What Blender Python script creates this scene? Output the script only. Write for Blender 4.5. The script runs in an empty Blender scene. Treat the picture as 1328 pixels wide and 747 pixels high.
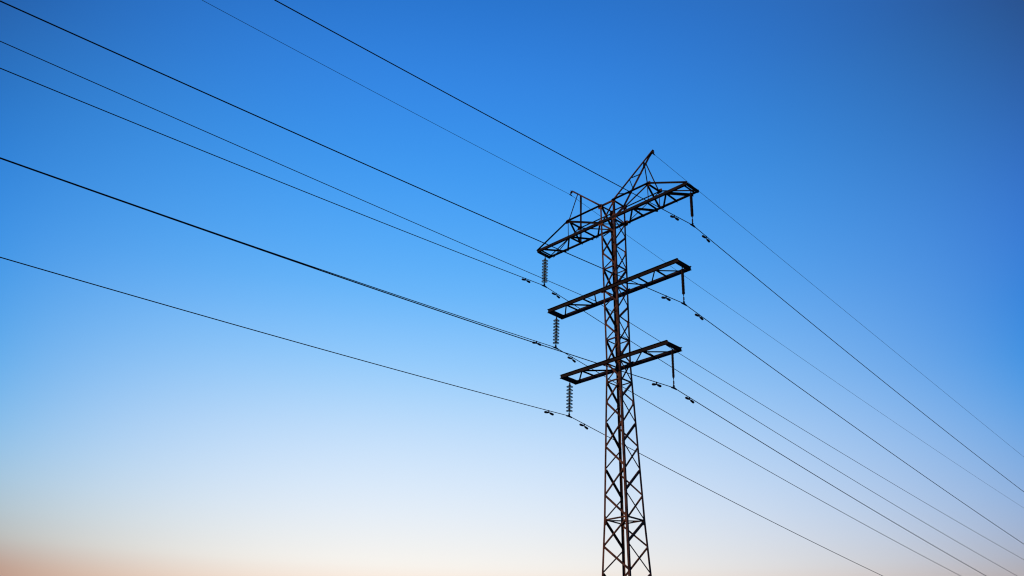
import bpy, math, random
from mathutils import Vector as V, Matrix
random.seed(4)
S = bpy.context.scene
G = 1.65                                    # eye height: everything fitted relative to the eye is lifted by this

# ------------------------------------------------------------------ camera
cd = bpy.data.cameras.new('camera'); cam = bpy.data.objects.new('camera', cd)
S.collection.objects.link(cam); S.camera = cam
az, pitch, roll = map(math.radians, (45.4039, 26.54936, 1.0506))
F = V((-math.sin(az)*math.cos(pitch), math.cos(az)*math.cos(pitch), math.sin(pitch)))
R = V((math.cos(az), math.sin(az), 0)); U = R.cross(F)
R2 = R*math.cos(roll) + U*math.sin(roll); U2 = -R*math.sin(roll) + U*math.cos(roll)
M = Matrix((R2, U2, -F)).transposed().to_4x4(); M.translation = V((20.48836, -26.10208, G))
cam.matrix_world = M
cd.sensor_width = 36; cd.lens = 1178.4/1328*36; cd.clip_end = 20000; cd.clip_start = .1

# ------------------------------------------------------------------ sky, sun, exposure
W = bpy.data.worlds.new('World'); S.world = W; W.use_nodes = True
nt = W.node_tree; N = nt.nodes; Lk = nt.links
bg = N['Background']
def node(t, **k):
    n = N.new(t)
    for a, b in k.items(): setattr(n, a, b)
    return n
def mth(op, a, b=None, c=None):
    n = node('ShaderNodeMath', operation=op)
    for i, v in enumerate((a, b, c)):
        if v is None: continue
        if isinstance(v, (int, float)): n.inputs[i].default_value = v
        else: Lk.new(v, n.inputs[i])
    return n.outputs[0]
tc = node('ShaderNodeTexCoord'); sx = node('ShaderNodeSeparateXYZ')
Lk.new(tc.outputs['Generated'], sx.inputs[0])
elev = mth('MULTIPLY', mth('ARCSINE', sx.outputs[2]), 180/math.pi)
# azimuth of the brightest twilight glow; angles measured clockwise (to the right) from it
GLOW = 45.4039 + 6.0
ga = math.radians(GLOW); gf = (-math.sin(ga), math.cos(ga)); gr = (math.cos(ga), math.sin(ga))
fx = mth('ADD', mth('MULTIPLY', sx.outputs[0], gf[0]), mth('MULTIPLY', sx.outputs[1], gf[1]))
rx = mth('ADD', mth('MULTIPLY', sx.outputs[0], gr[0]), mth('MULTIPLY', sx.outputs[1], gr[1]))
azi = mth('MULTIPLY', mth('ARCTAN2', rx, fx), 180/math.pi)
eu = mth('DIVIDE', mth('ADD', elev, 6), 96)
# linear sky radiance by elevation (degrees): towards the glow, and well to its left and right
ELEV = [-4.0, 0.0, 3.5, 6.5, 8.0, 9.5, 11.0, 12.5, 14.0, 15.5, 17.0, 18.5, 20.0, 21.5, 23.0, 24.5, 26.0, 27.5, 29.0, 30.5, 32.0, 33.5, 35.0, 36.5, 38.0, 39.5, 41.0, 42.5, 44.0, 45.5, 55.0, 88.0]
MID = [(0.2286, 0.0544, 0.003), (0.6162, 0.2747, 0.1037), (0.8375, 0.4545, 0.2502), (0.945, 0.6494, 0.4719), (0.9657, 0.7893, 0.6592), (0.9367, 0.906, 0.8584), (0.8545, 0.8796, 0.8981), (0.7757, 0.8511, 0.9366), (0.699, 0.818, 0.9585), (0.6232, 0.7794, 0.9669), (0.5441, 0.7369, 0.9687), (0.4591, 0.6918, 0.969), (0.375, 0.6448, 0.9703), (0.3002, 0.5981, 0.9718), (0.2406, 0.5524, 0.9705), (0.1871, 0.508, 0.9644), (0.143, 0.4674, 0.9549), (0.1145, 0.4331, 0.9446), (0.0936, 0.403, 0.9339), (0.0779, 0.3748, 0.9198), (0.0651, 0.3483, 0.9007), (0.0547, 0.3231, 0.8773), (0.0472, 0.2991, 0.8514), (0.0417, 0.276, 0.824), (0.0378, 0.255, 0.7939), (0.0342, 0.2356, 0.7584), (0.0305, 0.2165, 0.7159), (0.0269, 0.1974, 0.6701), (0.0234, 0.1808, 0.6268), (0.0212, 0.1672, 0.5895), (0.0133, 0.0994, 0.4025), (0.0057, 0.0348, 0.1793)]
LEFT = [(0.2156, 0.0365, 0.003), (0.2843, 0.003, 0.003), (0.2349, 0.003, 0.003), (0.1738, 0.003, 0.003), (0.166, 0.0225, 0.003), (0.1831, 0.2303, 0.2451), (0.1676, 0.3424, 0.4588), (0.1282, 0.3844, 0.608), (0.0813, 0.3837, 0.7014), (0.0417, 0.3637, 0.7524), (0.0175, 0.3394, 0.775), (0.0089, 0.3175, 0.7812), (0.0133, 0.2997, 0.7789), (0.0196, 0.2842, 0.772), (0.021, 0.2694, 0.7618), (0.0244, 0.255, 0.7473), (0.0277, 0.2403, 0.7264), (0.0271, 0.2248, 0.697), (0.0256, 0.2092, 0.6597), (0.0245, 0.1944, 0.618), (0.0239, 0.1802, 0.5756), (0.0234, 0.1663, 0.5342), (0.0227, 0.1525, 0.4946), (0.0218, 0.139, 0.4588), (0.0195, 0.1253, 0.4292), (0.0177, 0.1158, 0.407), (0.0175, 0.1096, 0.3877), (0.0175, 0.1026, 0.3679), (0.017, 0.096, 0.3485), (0.0163, 0.0906, 0.3311), (0.0115, 0.0647, 0.2411), (0.0058, 0.037, 0.1827)]
RIGHT = [(0.1399, 0.0541, 0.0121), (0.3233, 0.1792, 0.0909), (0.4229, 0.2759, 0.1711), (0.4483, 0.3509, 0.2891), (0.4277, 0.3858, 0.3898), (0.3722, 0.4186, 0.5407), (0.3271, 0.4408, 0.6576), (0.2736, 0.4378, 0.7233), (0.2261, 0.4214, 0.7554), (0.1814, 0.4, 0.7737), (0.1414, 0.3749, 0.7837), (0.1081, 0.346, 0.783), (0.0848, 0.3173, 0.7735), (0.0746, 0.2942, 0.7596), (0.0673, 0.2761, 0.7442), (0.0634, 0.2611, 0.7276), (0.0582, 0.2465, 0.7082), (0.0529, 0.2326, 0.6838), (0.0479, 0.2185, 0.652), (0.0429, 0.2042, 0.6143), (0.0385, 0.19, 0.5747), (0.0346, 0.1754, 0.5363), (0.0318, 0.1621, 0.5003), (0.0295, 0.1495, 0.4664), (0.0276, 0.1377, 0.4352), (0.0258, 0.1253, 0.4115), (0.0247, 0.1184, 0.4), (0.0253, 0.1158, 0.3898), (0.0273, 0.1119, 0.3739), (0.0273, 0.1059, 0.3538), (0.0165, 0.0613, 0.2205), (0.0055, 0.0356, 0.1794)]
def ramp(cols):
    r = node('ShaderNodeValToRGB'); cr = r.color_ramp; cr.interpolation = 'LINEAR'
    while len(cr.elements) > 1: cr.elements.remove(cr.elements[0])
    for i, (e, c) in enumerate(zip(ELEV, cols)):
        el = cr.elements[0] if i == 0 else cr.elements.new((e+6)/96)
        el.position = (e+6)/96; el.color = (*c, 1)
    Lk.new(eu, r.inputs[0]); return r.outputs[0]
mid, lef, rig = ramp(MID), ramp(LEFT), ramp(RIGHT)
tl = mth('POWER', mth('MINIMUM', mth('DIVIDE', mth('MAXIMUM', mth('MULTIPLY', azi, -1), 0), 30), 1.3), 2)
tr = mth('POWER', mth('MINIMUM', mth('DIVIDE', mth('MAXIMUM', azi, 0), 36), 1.25), 2)
def scl(c, f):
    n = node('ShaderNodeVectorMath', operation='SCALE'); Lk.new(c, n.inputs[0]); Lk.new(f, n.inputs[3]); return n.outputs[0]
def vadd(a, b):
    n = node('ShaderNodeVectorMath', operation='ADD'); Lk.new(a, n.inputs[0]); Lk.new(b, n.inputs[1]); return n.outputs[0]
wm = mth('SUBTRACT', mth('SUBTRACT', 1, tl), tr)
tot = vadd(scl(mid, wm), vadd(scl(lef, tl), scl(rig, tr)))
flo = node('ShaderNodeVectorMath', operation='MAXIMUM'); Lk.new(tot, flo.inputs[0]); flo.inputs[1].default_value = (.003, .003, .003)
Lk.new(flo.outputs[0], bg.inputs[0])
bg.inputs[1].default_value = 1.0

sd = bpy.data.lights.new('sun', 'SUN'); sun = bpy.data.objects.new('sun', sd); S.collection.objects.link(sun)
sd.energy = 1.6; sd.angle = math.radians(2); sd.color = (1, .62, .4)
sdir = V((-.42, -.90, .09))                 # towards the low sun, left of the picture
sun.rotation_euler = sdir.to_track_quat('Z', 'Y').to_euler()

S.view_settings.view_transform = 'Standard'; S.view_settings.look = 'None'
S.cycles.filter_width = 1.15
S.view_settings.exposure = 0; S.view_settings.gamma = 1; S.view_settings.use_curve_mapping = False

# ------------------------------------------------------------------ materials
def material(name, c1, c2, scale=6, rough=.7, metal=0., detail=6, lo=.42, hi=.6, bump=.0, spec=.3):
    m = bpy.data.materials.new(name); m.use_nodes = True
    t = m.node_tree; b = t.nodes['Principled BSDF']
    co = t.nodes.new('ShaderNodeTexCoord'); n = t.nodes.new('ShaderNodeTexNoise'); r = t.nodes.new('ShaderNodeValToRGB')
    n.inputs['Scale'].default_value = scale; n.inputs['Detail'].default_value = detail
    t.links.new(co.outputs['Object'], n.inputs['Vector']); t.links.new(n.outputs[0], r.inputs[0])
    r.color_ramp.elements[0].position = lo; r.color_ramp.elements[0].color = (*c1, 1)
    r.color_ramp.elements[1].position = hi; r.color_ramp.elements[1].color = (*c2, 1)
    t.links.new(r.outputs[0], b.inputs['Base Color'])
    b.inputs['Roughness'].default_value = rough; b.inputs['Metallic'].default_value = metal
    b.inputs['Specular IOR Level'].default_value = spec
    if bump:
        bp = t.nodes.new('ShaderNodeBump'); bp.inputs['Strength'].default_value = bump
        t.links.new(n.outputs[0], bp.inputs['Height']); t.links.new(bp.outputs[0], b.inputs['Normal'])
    return m
RUST = material('weathered_rusty_steel', (.040,.020,.013), (.165,.080,.043), 3.2, .8, 0, 8, .40, .62, .2, .2)
GUSSET = material('bright_rust_plate', (.055,.024,.013), (.26,.10,.04), 5, .85, 0, 8, .38, .62, .25, .15)
DARK = material('dark_painted_steel', (.008,.007,.007), (.027,.016,.011), 2.5, .75, 0, 7, .42, .66, .1, .2)
GALV = material('old_galvanised_steel', (.03,.03,.03), (.07,.065,.06), 30, .6, .5)
ALU = material('dull_aluminium_strand', (.012,.012,.014), (.020,.020,.022), 40, .65, 0., spec=.15)
STEELW = material('steel_earth_wire', (.03,.034,.04), (.045,.05,.058), 40, .6, .0)
SHEATH = material('black_cable_sheath', (.012,.012,.013), (.02,.02,.021), 20, .6)
RUBBER = material('dark_silicone_rubber', (.012,.008,.008), (.03,.014,.012), 20, .6)
IRON = material('black_cast_iron', (.008,.008,.008), (.018,.017,.016), 30, .7)
CONC = material('weathered_concrete', (.22,.21,.2), (.34,.33,.31), 5, .9, bump=.3)
GRASS = material('dry_grass_ground', (.035,.045,.016), (.085,.075,.03), .35, .95, 0, 10, .35, .65, .4)
def glass_mat():
    m = bpy.data.materials.new('green_toughened_glass'); m.use_nodes = True
    t = m.node_tree; b = t.nodes['Principled BSDF']
    n = t.nodes.new('ShaderNodeTexNoise'); n.inputs['Scale'].default_value = 18
    r = t.nodes.new('ShaderNodeValToRGB'); t.links.new(n.outputs[0], r.inputs[0])
    r.color_ramp.elements[0].color = (.60,.68,.54,1); r.color_ramp.elements[1].color = (.76,.82,.68,1)
    t.links.new(r.outputs[0], b.inputs['Base Color'])
    b.inputs['Roughness'].default_value = .3; b.inputs['IOR'].default_value = 1.45
    b.inputs['Transmission Weight'].default_value = .85
    return m
GLASS = glass_mat()

# ------------------------------------------------------------------ helpers
class MB:
    def __init__(s): s.v = []; s.f = []; s.sm = []
    def loft(s, rings, smooth=False, caps=True):
        b = len(s.v); n = len(rings[0])
        for r in rings: s.v += [V(p) for p in r]
        for i in range(len(rings)-1):
            for j in range(n):
                s.f.append((b+i*n+j, b+i*n+(j+1) % n, b+(i+1)*n+(j+1) % n, b+(i+1)*n+j)); s.sm.append(smooth)
        if caps:
            s.f.append(tuple(b+j for j in reversed(range(n)))); s.sm.append(False)
            s.f.append(tuple(b+(len(rings)-1)*n+j for j in range(n))); s.sm.append(False)
    def angle(s, p, q, u, v, a, th=None, b=None):
        """L section from p to q, corner on the line, flanges along u and v"""
        p, q = V(p), V(q); d = (q-p).normalized(); th = th or max(.006, a*.1); b = b or a
        u = V(u); u = (u-d*u.dot(d)).normalized(); v = V(v); v = v-d*v.dot(d)-u*v.dot(u); v.normalize()
        sec = [(0,0),(a,0),(a,th),(th,th),(th,b),(0,b)]
        s.loft([[o+u*x+v*y for x, y in sec] for o in (p, q)])
    def channel(s, p, q, up, out, h, w, th=.008):
        """C section: web centred on the line, flanges pointing along out"""
        p, q = V(p), V(q); up = V(up); out = V(out)
        sec = [(0,-h/2),(w,-h/2),(w,-h/2+th),(th,-h/2+th),(th,h/2-th),(w,h/2-th),(w,h/2),(0,h/2)]
        s.loft([[o+out*x+up*y for x, y in sec] for o in (p, q)])
    def plate(s, c, u, v, su, sv, th):
        c, u, v = V(c), V(u).normalized(), V(v); v = (v-u*v.dot(u)).normalized(); n = u.cross(v)
        k = .28                               # clipped corners
        pts = [(-1,-1+k),(-1+k,-1),(1-k,-1),(1,-1+k),(1,1-k),(1-k,1),(-1+k,1),(-1,1-k)]
        s.loft([[c+u*x*su/2+v*y*sv/2+n*o for x, y in pts] for o in (-th/2, th/2)])
    def tube(s, pts, r, n=8, smooth=True):
        pts = [V(p) for p in pts]; rings = []
        for i, p in enumerate(pts):
            d = (pts[min(i+1, len(pts)-1)]-pts[max(i-1, 0)]).normalized()
            a = d.cross(V((0,0,1)) if abs(d.z) < .95 else V((1,0,0))).normalized(); b = d.cross(a)
            rr = r[i] if isinstance(r, (list, tuple)) else r
            rings.append([p+(a*math.cos(t)+b*math.sin(t))*rr for t in (2*math.pi*k/n for k in range(n))])
        s.loft(rings, smooth)
    def lathe(s, o, ax, prof, n=20):
        """profile of (distance along ax, radius)"""
        ax = V(ax).normalized(); s.tube_frame(o, ax, prof, n)
    def tube_frame(s, o, ax, prof, n):
        o = V(o); a = ax.cross(V((0,1,0)) if abs(ax.y) < .9 else V((1,0,0))).normalized(); b = ax.cross(a)
        s.loft([[o+ax*h+(a*math.cos(t)+b*math.sin(t))*r for t in (2*math.pi*k/n for k in range(n))] for h, r in prof], True)
    def build(s, name, mat, parent=None, origin=(0,0,0)):
        me = bpy.data.meshes.new(name); o0 = V(origin)
        me.from_pydata([p-o0 for p in s.v], [], s.f); me.update()
        me.polygons.foreach_set('use_smooth', s.sm)
        import bmesh
        bm = bmesh.new(); bm.from_mesh(me); bmesh.ops.recalc_face_normals(bm, faces=bm.faces); bm.to_mesh(me); bm.free()
        me.materials.append(mat)
        o = bpy.data.objects.new(name, me); S.collection.objects.link(o); o.location = o0
        if parent:
            o.parent = parent
        return o
def tag(o, label, cat, group=None, kind=None):
    o['label'] = label; o['category'] = cat
    if group: o['group'] = group
    if kind: o['kind'] = kind
    return o
def empty(name, loc):
    o = bpy.data.objects.new(name, None); S.collection.objects.link(o); o.location = loc; o.empty_display_size = .3
    return o

# ------------------------------------------------------------------ ground
m = MB(); n = 64; rad = [0, 20, 60, 200, 800, 6000]
base = len(m.v)
for r in rad[1:]:
    for k in range(n):
        t = 2*math.pi*k/n
        m.v.append(V((r*math.cos(t), r*math.sin(t), random.uniform(-.15, .15)*min(1, max(0, (r-40)/100)))))
m.v.append(V((0,0,0))); c0 = len(m.v)-1
for k in range(n): m.f.append((c0, k, (k+1) % n)); m.sm.append(True)
for i in range(len(rad)-2):
    for k in range(n): m.f.append((i*n+k, (i+1)*n+k, (i+1)*n+(k+1) % n, i*n+(k+1) % n)); m.sm.append(True)
gnd = m.build('ground', GRASS); gnd['kind'] = 'structure'
gnd['label'] = 'flat dry grassy field under the pylon'; gnd['category'] = 'ground'

# ------------------------------------------------------------------ the pylon
Z1, Z2, Z3, ZT, ZH = 19.54222+G, 16.40699+G, 13.24514+G, 20.43744+G, 22.14483+G
L1, L2, L3 = 4.0229, 3.36147, 2.65684
B1, B2, B3 = .4065, .4318, .4499
ZR = 7.183+G
def wid(z):
    P = [(0,.95),(ZR,.530),(Z3,.345),(ZT,.375)]
    for (a, x), (b, y) in zip(P, P[1:]):
        if z <= b: return x+(y-x)*(z-a)/(b-a)
    return P[-1][1]
tower = tag(empty('lattice_tower', (0,0,0)), 'rusty dark steel lattice pylon with three crossarms and two raised horns', 'pylon')
SG = {'left': (-1,-1), 'near': (1,-1), 'right': (1,1), 'far': (-1,1)}
def leg_pt(k, z, inset=0.):
    s = SG[k]; w = wid(z)-inset; return V((s[0]*w, s[1]*w, z))
for k, s in SG.items():
    m = MB(); rings = []
    a, th = .08, .010
    for z in (.1, ZR, Z3, ZT+.04):
        aa = a if z < Z3+.1 else .078
        c = leg_pt(k, z); ux = V((-s[0],0,0)); uy = V((0,-s[1],0))
        rings.append([c+ux*x+uy*y for x, y in [(0,0),(aa,0),(aa,th),(th,th),(th,aa),(0,aa)]])
    m.loft(rings); m.build('leg', RUST, tower)
    b = MB(); w = wid(0)
    b.loft([[V((s[0]*w*1+dx*q, s[1]*w*1+dy*q, z)) for dx, dy in ((-1,-1),(1,-1),(1,1),(-1,1))] for z, q in ((-.4,.34),(.12,.34),(.22,.27))])
    b.build('footing', CONC, tower)
    b = MB(); b.plate((s[0]*w, s[1]*w, .235), (1,0,0), (0,1,0), .3, .3, .02); b.build('base_plate', RUST, tower)

lv = [ZT, Z1, 18.88+G, 18.163+G, 17.36+G, Z2+.03, 15.675+G, 14.965+G, 14.206+G, Z3+.04, 12.46+G, 11.665+G, 10.83+G, 9.926+G,
      9.037+G, 8.107+G, ZR, 6.28+G, 5.33+G, 4.38+G, 3.42+G, 2.45+G, 1.46+G, .45+G, -.55+G, -1.5+G]
# faces: (leg carrying the odd nodes, leg carrying the even nodes, outward normal); even index = ring levels
FACES = [('left','near',V((0,-1,0))), ('near','right',V((1,0,0))), ('right','far',V((0,1,0))), ('far','left',V((-1,0,0)))]
def face_bar(name, ka, za, kb, zb, nrm, a, b=None, mat=RUST, off=.002, flip=1, parent=None):
    p, q = leg_pt(ka, za), leg_pt(kb, zb)
    d = (q-p).normalized(); p = p+d*.03; q = q-d*.03
    up = nrm.cross(d).normalized()*flip
    m = MB(); m.angle(p-nrm*(.013+off)-up*a*.5, q-nrm*(.013+off)-up*a*.5, up, -nrm, a, .007, b)
    return m.build(name, mat, parent or tower)
for odd, even, nrm in FACES:
    side = odd in ('left','right')            # the odd leg is one of the outer pair
    for i in range(len(lv)-1):
        up_odd = i % 2 == 1                    # upper end sits on the odd leg
        ku, kd = (odd, even) if up_odd else (even, odd)
        heavy = ku in ('left','right')
        sz = (.082 if heavy else .052) * (1.0 if lv[i] < 14 else .92)
        face_bar('diagonal_brace', ku, lv[i], kd, lv[i+1], nrm, sz, .06 if heavy else .045, RUST, .001 if i % 2 else .011, 1 if heavy else -1)
for i in (4, 8, 10, 16, 22):                   # rings of horizontals
    for odd, even, nrm in FACES:
        face_bar('horizontal_strut', odd, lv[i]+.02, even, lv[i]+.02, nrm, .05, .045, RUST, .022)
for z in (ZT, Z1, Z2, Z3):
    for odd, even, nrm in FACES:
        if abs(nrm.x) > .5: face_bar('horizontal_strut', odd, z-.01, even, z-.01, nrm, .06, .05, RUST, .022)
        elif z == ZT: face_bar('horizontal_strut', odd, z, even, z, nrm, .07, .06, RUST, .022)
for za in (ZR, Z3, Z2, Z1):                    # plan bracing inside the body
    for ka, kb, dz in (('left','right',0), ('near','far',.012)):
        if za in (Z2, Z3) and ka == 'left': continue
        p, q = leg_pt(ka, za, .05), leg_pt(kb, za, .05); p.z += dz-.03; q.z += dz-.03
        m = MB(); m.angle(p, q, (q-p).cross(V((0,0,1))), (0,0,1), .045, .006); m.build('plan_brace', RUST, tower)
# gusset plates on the legs
gi = {'left': {}, 'right': {}, 'near': {}, 'far': {}}
for odd, even, nrm in FACES:
    for i in range(1, 18):
        k = odd if i % 2 else even
        if i > 11 and i != 16: continue
        h = .24 if i in (3, 4, 8, 10, 7) else .17
        if i == 16: h = .34
        s = SG[k]; t = V((-s[0],0,0)) if abs(nrm.y) > .5 else V((0,-s[1],0))
        z = lv[i]
        c = leg_pt(k, z)+t*.062-nrm*.0155
        m = MB(); m.plate(c, t, (0,0,1), .10, h, .006); m.build('gusset_plate', GUSSET, tower)
        if i in (4, 8, 10, 16):
            k2 = even if k == odd else odd
            s2 = SG[k2]; t2 = V((-s2[0],0,0)) if abs(nrm.y) > .5 else V((0,-s2[1],0))
            m = MB(); m.plate(leg_pt(k2, z)+t2*.055-nrm*.0155, t2, (0,0,1), .085, .30 if i == 16 else .14, .006); m.build('gusset_plate', GUSSET, tower)

# ---- flat crossarms (two channels closed by end channels, zigzag in plan)
def flat_arm(z, L, B, nodes, h, w):
    m = MB()
    for s in (-1, 1):
        m.channel((-L, s*(B-.03), z), (L, s*(B-.03), z), (0,0,1), (0,s,0), h, w)
    for s in (-1, 1):
        m.channel((s*(L-.07), -(B-.032), z-.012), (s*(L-.07), B-.032, z-.012), (0,0,1), (s,0,0), h*.8, .06)
        m.channel((s*(L-.16), -(B-.032), z+.01), (s*(L-.16), B-.032, z+.01), (0,0,1), (-s,0,0), h*.45, .035)
    arm = m.build('crossarm', DARK, tower, (0,0,z))
    def bar(p, q, a, dz=0.):
        q_ = MB(); p, q = V((p[0], p[1], z-.03+dz)), V((q[0], q[1], z-.03+dz))
        q_.angle(p, q, (q-p).cross(V((0,0,1))), (0,0,-1), a, .006)
        q_.v = [v-V((0,0,z)) for v in q_.v]; q_.build('brace', DARK, arm)
    y = B-.035
    for s in (-1, 1):
        xs = nodes
        bar((s*(L-.28), y), (s*xs[0], -y), .05, .004)
        for i, x in enumerate(xs):
            bar((s*x, -y), (s*(x-.02), y), .05, -.002)
            nx = xs[i+1] if i+1 < len(xs) else .40
            if i % 2 == 0: bar((s*(x-.09), -y), (s*(nx+.04), y), .05, .004)
            else: bar((s*(x-.1), y), (s*(nx+.35), -y), .05, .004)
        g = MB()
    for s in (-1, 1):
        for t in (-1, 1):
            g = MB(); g.plate((s*wid(z)*.99, t*(B-.036), z+.0), (1,0,0), (0,0,1), .16, h+.08, .008)
            g.v = [v-V((0,0,z)) for v in g.v]; g.build('gusset_plate', GUSSET, arm)
    return arm
flat_arm(Z2, L2, B2, (2.30, 1.42), .162, .07)
flat_arm(Z3, L3, B3, (1.50,), .152, .07)

# ---- trussed top crossarm
m = MB()
for s in (-1, 1):
    m.angle((-L1, s*B1, Z1), (L1, s*B1, Z1), (0,0,1), (0,-s,0), .115, .011, .09)
for s in (-1, 1):
    m.channel((s*(L1-.07), -B1+.012, Z1+.03), (s*(L1-.07), B1-.012, Z1+.03), (0,0,1), (s,0,0), .11, .07)
    m.channel((s*(L1-.17), -B1+.012, Z1+.045), (s*(L1-.17), B1-.012, Z1+.045), (0,0,1), (-s,0,0), .06, .035)
top = m.build('trussed_crossarm', DARK, tower, (0,0,Z1))
def sub(mb, name, mat, par, z0):
    mb.v = [v-V((0,0,z0)) for v in mb.v]; return mb.build(name, mat, par)
def tbar(p, q, a, name='brace', mat=DARK, par=None, z0=Z1, hint=(0,0,1), b=None):
    p, q = V(p), V(q); d = q-p; u = d.cross(V(hint))
    if u.length < 1e-3: u = d.cross(V((1,0,0)))
    g = MB(); g.angle(p, q, u, d.cross(u), a, .006, b); return sub(g, name, mat, par or top, z0)
XG = 2.156; y = B1-.015; zb = Z1-.004
for s in (-1, 1):
    # plan bracing between the bottom chords
    S3, S2, S1, LG = 3.02, 2.06, 1.36, .42
    if s < 0: S3, S2, S1 = 2.06, 1.27, .45
    for x in (S3, S2, S1):
        if x > .5: tbar((s*x, -y, zb), (s*(x-.03), y, zb), .056)
    if s > 0:
        tbar((3.12, -y, zb-.008), (3.76, y, zb-.008), .088)
        tbar((2.95, -y, zb-.008), (2.25, y, zb-.008), .075)
        tbar((1.44, -y, zb-.008), (2.02, y, zb-.008), .075)
        tbar((1.26, -y, zb-.008), (.52, y, zb-.008), .075)
    else:
        tbar((-3.58, -y, zb-.008), (-2.98, y, zb-.008), .062)
        tbar((-2.18, -y, zb-.008), (-2.95, y, zb-.008), .075)
        tbar((-2.19, -y, zb-.016), (-3.77, y, zb-.016), .044)
        tbar((-1.98, -y, zb-.008), (-1.42, y, zb-.008), .062)
        tbar((-.45, -y, zb-.008), (-1.23, y, zb-.008), .075)
    # upper chords: level from the body to the node, then falling to the tip
    for t in (-1, 1):
        g = MB(); wt = wid(ZT)
        g.angle((s*(wt-.05), t*B1, ZT-.08), (s*(XG+.06), t*B1, ZT-.08), (0,0,1), (0,-1 if t < 0 else -.0-1,0), .10 if t < 0 else .06, .009)
        g.angle((s*(XG-.02), t*(B1-.012), ZT-.05), (s*(L1-.02), t*(B1-.012), Z1+.05), (0,0,1), (0,-1,0), .085 if t < 0 else .055, .008)
        sub(g, 'upper_chord', DARK, top, Z1)
        g = MB(); g.plate((s*(XG+.02), t*(B1-.02), ZT-.05), (1,0,0), (0,0,1), .24, .2, .01); sub(g, 'gusset_plate', GUSSET, top, Z1)
        g = MB(); g.plate((s*XG, t*(B1-.03), Z1+.06), (1,0,0), (0,0,1), .16, .12, .01); sub(g, 'gusset_plate', GUSSET, top, Z1)
        tbar((s*XG, t*(B1-.02), ZT-.04), (s*XG, t*(B1-.02), Z1+.05), .036, 'hanger', RUST, None, Z1, (1,0,0))
    tbar((s*(XG-.04), -B1+.01, ZT-.06), (s*.40, -B1+.01, Z1+.06), .075, 'brace', DARK)
    tbar((s*(XG-.04), B1-.01, ZT-.06), (s*.40, B1-.01, Z1+.06), .04, 'brace', DARK)
    tbar((s*XG, -B1+.03, ZT-.05), (s*XG, B1-.03, ZT-.05), .06)
    tbar((s*(XG-.05), -B1+.03, ZT-.06), (s*(XG-.02), B1-.03, Z1+.02), .06)
for s in (-1, 1):
    for t in (-1, 1):
        g = MB(); g.plate((s*wid(ZT)*.98, t*(B1-.025), ZT-.06), (1,0,0), (0,0,1), .2, .22, .01); sub(g, 'gusset_plate', GUSSET, top, Z1)
        g = MB(); g.plate((s*wid(Z1)*.98, t*(B1-.02), Z1+.04), (1,0,0), (0,0,1), .24, .26, .01); sub(g, 'gusset_plate', GUSSET, top, Z1)

# ---- earth-wire horns
HT = {}
for s, XH in ((-1, 2.274), (1, 2.20)):
    wt = wid(ZT); tip = V((s*XH, 0, ZH))
    A0, B0 = V((s*wt, -wt, ZT)), V((s*wt, wt, ZT))
    m = MB()
    for P, sy in ((A0, -1), (B0, 1)):
        E = tip+V((0, sy*.035, 0))
        if sy < 0: m.angle(P, E, (0,1,0), (-s*.8,0,.6), .048, .007)
        else: m.angle(P, E, (-s*.5,-.76,.36), (-s*.6,.3,.7), .08, .008)
    d = (tip-(A0+B0)/2).normalized()
    m.plate(tip-d*.08, d, (0,1,0), .34, .13, .012)
    m.channel(tip+V((0,-.05,-.01)), tip+V((0,.05,-.01)), (0,0,1), (s,0,0), .09, .05)
    horn = m.build('earth_wire_horn', RUST, tower, (0,0,ZT))
    def at(P, f): return P+(tip-P)*f
    def hb(p, q, a, name='brace'): return tbar(p, q, a, name, DARK, horn, ZT, (s,0,.4))
    fA, fB = (.12,.44,.79), (.24,.60,.70)
    hb(at(A0,.12), at(B0,.25), .05); hb(at(A0,.42), at(B0,.32), .035); hb(at(A0,.46), at(B0,.61), .045); hb(at(A0,.79), at(B0,.69), .035)
    hb(at(A0,.80), (s*XG, -B1+.03, ZT+.01), .05, 'strut'); hb(at(B0,.79), (s*XG, B1-.03, ZT+.01), .05, 'strut')
    if s < 0:
        hb(at(B0,.77), (s*XG+.0, B1-.03, Z1+.02), .075, 'strut')
    HT[s] = tip

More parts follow.
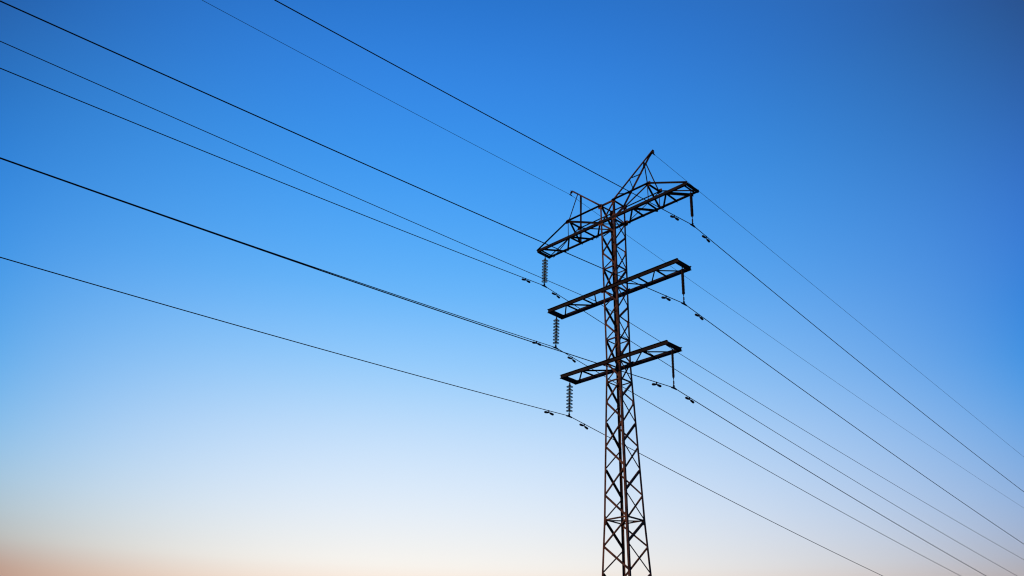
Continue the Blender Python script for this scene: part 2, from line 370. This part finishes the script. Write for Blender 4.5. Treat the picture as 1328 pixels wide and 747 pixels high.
# ------------------------------------------------------------------ insulators
LSL, LSR, INS, SW = 1.55, 1.622, .12, -.055
clampP = {}
armname = {1: 'top', 2: 'middle', 3: 'lowest'}
def susp_clamp(o, ax, root):
    """boat-shaped clamp cradling the conductor"""
    m = MB(); o = V(o)
    m.tube([o+V((0,y_,z_)) for y_, z_ in ((-.17,-.035),(-.11,-.02),(0,-.008),(.11,-.02),(.17,-.035))], [.018,.032,.04,.032,.018], 10)
    m.plate(o+V((0,0,.055)), (0,1,0), (0,0,1), .09, .13, .014)
    m.tube([o+V((-.045,0,.05)), o+V((.045,0,.05))], .014, 8)
    m.v = [v-root.location for v in m.v]
    return m.build('suspension_clamp', IRON, root)
def glass_string(i, L, z):
    topp = V((-(L-INS), 0, z-.05)); bot = V((-(L-INS)+SW, 0, z-LSL))
    root = empty('insulator_string', topp)
    ax = (bot-topp).normalized()
    def P(t): return topp+ax*t
    m = MB()                                   # U shackle and link
    m.tube([topp+V((0,-.06,.06)), topp+V((0,-.055,-.05)), topp+V((0,0,-.10)), topp+V((0,.055,-.05)), topp+V((0,.06,.06))], .011, 8)
    m.tube([P(.085), P(.21)], .016, 8); m.lathe(P(.14), ax, [(-.03,.012),(-.02,.03),(.02,.03),(.03,.012)], 10)
    m.v = [v-topp for v in m.v]; m.build('shackle', GALV, root)
    for k in range(8):
        t = .245+.145*k
        d = MB()
        d.lathe(P(t), ax, [(-.012,.03),(-.004,.075),(.008,.112),(.026,.135),(.036,.137),(.042,.130),(.034,.120),(.036,.100),(.046,.09),(.034,.08),(.036,.06),(.046,.055),(.03,.045),(.03,.02)], 28)
        d.v = [v-topp for v in d.v]; disc = d.build('glass_disc', GLASS, root)
        c = MB(); c.lathe(P(t), ax, [(-.075,.02),(-.07,.036),(-.05,.045),(-.012,.046),(-.008,.03),(.03,.018),(.075,.013)], 14)
        c.v = [v-topp for v in c.v]; c.build('metal_cap', GALV, disc)
    m = MB(); m.tube([P(.245+.145*7+.05), V(bot)+V((0,0,.09))], .017, 8); m.v = [v-topp for v in m.v]; m.build('link', GALV, root)
    susp_clamp(bot, ax, root)
    clampP[(i, 0)] = bot
    return tag(root, 'string of green glass discs hanging from the left end of the %s crossarm' % armname[i], 'insulator', 'glass disc insulator strings')
def rod_insulator(i, L, z, thick):
    topp = V((L-INS, 0, z-.05)); bot = V((L-INS+SW*.7, 0, z-LSR)); root = empty('rod_insulator', topp)
    ax = (bot-topp).normalized()
    def P(t): return topp+ax*t
    m = MB(); m.tube([topp+V((0,-.05,.06)), topp+V((0,-.045,-.04)), topp+V((0,0,-.075)), topp+V((0,.045,-.04)), topp+V((0,.05,.06))], .010, 8)
    m.tube([P(.06), P(.14)], .022, 10); m.v = [v-topp for v in m.v]; m.build('top_fitting', GALV, root)
    prof = [(.10,.018)]; t = .13; k = 0
    while t < 1.17:
        r = thick if k % 2 == 0 else thick*.9
        prof += [(t,.021),(t+.012,r),(t+.017,r),(t+.022,.021)]; t += .03; k += 1
    prof += [(1.24,.018)]
    m = MB(); m.lathe(topp, ax, prof, 16); m.v = [v-topp for v in m.v]; m.build('shed_rod', RUBBER, root)
    m = MB(); m.lathe(topp, ax, [(1.23,.012),(1.30,.012),(1.31,.026),(1.42,.028),(1.43,.016),(1.52,.016)], 12)
    m.v = [v-topp for v in m.v]; m.build('end_fitting', GALV, root)
    susp_clamp(bot, ax, root)
    clampP[(i, 1)] = bot
    return tag(root, 'slim dark rod insulator hanging from the right end of the %s crossarm' % armname[i], 'insulator', 'slim rod insulators')
for i, L, z in ((1, L1, Z1), (2, L2, Z2), (3, L3, Z3)):
    glass_string(i, L, z); rod_insulator(i, L, z, .060 if i < 3 else .050)

# ------------------------------------------------------------------ wires
def span(p, a, b, c, side, n, length):
    out = []
    for k in range(n+1):
        s = length*(k/n)**1.35
        out.append(V((p.x+c*s, p.y+side*s, p.z+a*s+b*s*s)))
    return out
CL, CR = -.00166, -.01359
dA = {('L',1,0):(-9e-05,0.),('L',1,1):(-.00176,-.00019),('L',2,0):(0,.0001),('L',2,1):(.00019,-.00017),('L',3,0):(.00481,.00009),('L',3,1):(-.00314,.00017),
      ('R',1,0):(.00335,-.00011),('R',1,1):(-.00684,.00004),('R',2,0):(.00368,-.00005),('R',2,1):(-.00289,-.00002),('R',3,0):(.00159,.0001),('R',3,1):(.00112,.00003)}
wl = {(1,0):'black conductor clamped under the glass string of the top crossarm', (1,1):'black conductor clamped under the rod insulator of the top crossarm',
      (2,0):'black conductor clamped under the glass string of the middle crossarm', (2,1):'black conductor clamped under the rod insulator of the middle crossarm',
      (3,0):'black conductor clamped under the glass string of the lowest crossarm', (3,1):'black conductor clamped under the rod insulator of the lowest crossarm'}
coef = {}
for i in (1, 2, 3):
    for r in (0, 1):
        p = clampP[(i, r)]
        aL, bL = -.07291+dA[('L',i,r)][0], .00057+dA[('L',i,r)][1]
        aR, bR = -.11688+dA[('R',i,r)][0], .00051+dA[('R',i,r)][1]
        coef[(i, r)] = ((aL, bL, CL), (aR, bR, CR))
        pts = span(p, aL, bL, CL, -1, 70, 120)[::-1] + span(p, aR, bR, CR, 1, 90, 220)[1:]
        m = MB(); m.tube(pts, .0150, 8)
        tag(m.build('conductor', ALU, None, p), wl[(i, r)], 'power line', 'phase conductors of the line')

def earth_clamp(p, s, label):
    root = empty('earth_wire_clamp', p+V((0,0,.12)))
    m = MB(); m.tube([V((0,0,.0)), V((0,0,-.09))], .014, 8); m.plate((0,0,-.02), (0,1,0), (0,0,1), .06, .09, .03); m.build('link', GALV, root)
    m = MB(); m.tube([V((0,y_,z_-.12)) for y_, z_ in ((-.1,-.02),(-.05,-.008),(0,0),(.05,-.008),(.1,-.02))], [.012,.022,.028,.022,.012], 8); m.build('cradle', IRON, root)
    return tag(root, label, 'clamp', 'earth wire clamps on the horns')
pl = HT[-1]+V((-.06,0,-.15)); pr = HT[1]+V((.07,0,-.15))
earth_clamp(pl, -1, 'small steel clamp hanging from the tip of the left horn')
earth_clamp(pr, 1, 'small steel clamp at the tip of the taller looking right horn')
m = MB(); m.tube(span(pl, -.05438, .00051, CL, -1, 70, 105)[::-1]+span(pl, -.08757, .00035, CR, 1, 90, 220)[1:], .0080, 6)
tag(m.build('earth_wire', STEELW, None, pl), 'thin faint earth wire passing over the tip of the left horn', 'power line', 'earth wires')
m = MB(); m.tube(span(pr, -.08377, .00005, CR, 1, 90, 220), .0080, 6)
tag(m.build('earth_wire', STEELW, None, pr), 'thin faint earth wire running right from the tip of the right horn', 'power line', 'earth wires')
pa = V((-.727, -B2, 16.032+G))
m = MB(); m.tube(span(pa, -.04292, .00023, CL, -1, 70, 120)[::-1]+span(pa, -.08809, .00034, CR, 1, 90, 220)[1:], .0115, 8)
tag(m.build('communication_cable', SHEATH, None, pa), 'thin black cable hung beneath the middle crossarm close to the body', 'cable')
root = empty('cable_hanger', V((-.727, -B2, Z2-.06)))
dz = pa.z-(Z2-.06)
m = MB(); m.tube([V((0,0,.02)), V((0,0,dz+.03))], .010, 8); m.build('drop_rod', RUST, root)
m = MB(); m.tube([V((0,y_,dz+z_)) for y_, z_ in ((-.12,-.005),(-.05,0),(0,.004),(.05,-.004),(.12,-.012))], [.011,.018,.022,.018,.011], 8); m.build('grip', IRON, root)
tag(root, 'short rusty drop rod holding the thin cable below the middle crossarm', 'hanger')

# ------------------------------------------------------------------ vibration dampers
proto = None
def make_damper():
    root = empty('vibration_damper', (0,0,0))
    m = MB(); m.plate((0,0,-.04), (0,1,0), (0,0,1), .05, .12, .03); m.build('clamp', GALV, root)
    m = MB(); m.tube([V((0,-.2,-.105)), V((0,-.1,-.09)), V((0,0,-.085)), V((0,.1,-.09)), V((0,.2,-.105))], .008, 8); m.build('messenger_wire', GALV, root)
    for s in (-1, 1):
        m = MB(); m.lathe((0, s*.055, -.088), (0, s, -.12), [(0,.02),(.008,.034),(.05,.042),(.16,.046),(.19,.036),(.2,.012)], 14); m.build('weight', IRON, root)
    return root
def copy_tree(o, parent=None):
    c = o.copy(); S.collection.objects.link(c)
    if parent: c.parent = parent
    for ch in list(o.children): copy_tree(ch, c)
    return c
kindn = {0: 'glass string', 1: 'rod insulator'}
ds = {(1,0):(1.18,.78),(1,1):(1.20,.92),(2,0):(1.18,1.05),(2,1):(1.13,.97),(3,0):(1.2,.93),(3,1):(1.05,.98)}
for i in (1, 2, 3):
    for r in (0, 1):
        p = clampP[(i, r)]
        for side, (a, b, c), s, nm in ((-1, coef[(i,r)][0], ds[(i,r)][0], 'left'), (1, coef[(i,r)][1], ds[(i,r)][1], 'right')):
            if proto is None: o = proto = make_damper()
            else: o = copy_tree(proto)
            o.location = (p.x+c*s, p.y+side*s, p.z+a*s+b*s*s)
            o.rotation_euler = (math.atan2(side*(a+2*b*s), 1), 0, 0)
            o.rotation_euler.x += random.uniform(-.05, .05); o.rotation_euler.y = random.uniform(-.18, .18)
            tag(o, 'black two-weight damper on the conductor just %s of the %s %s' % (nm, armname[i], kindn[r]), 'damper', 'vibration dampers on the conductors')
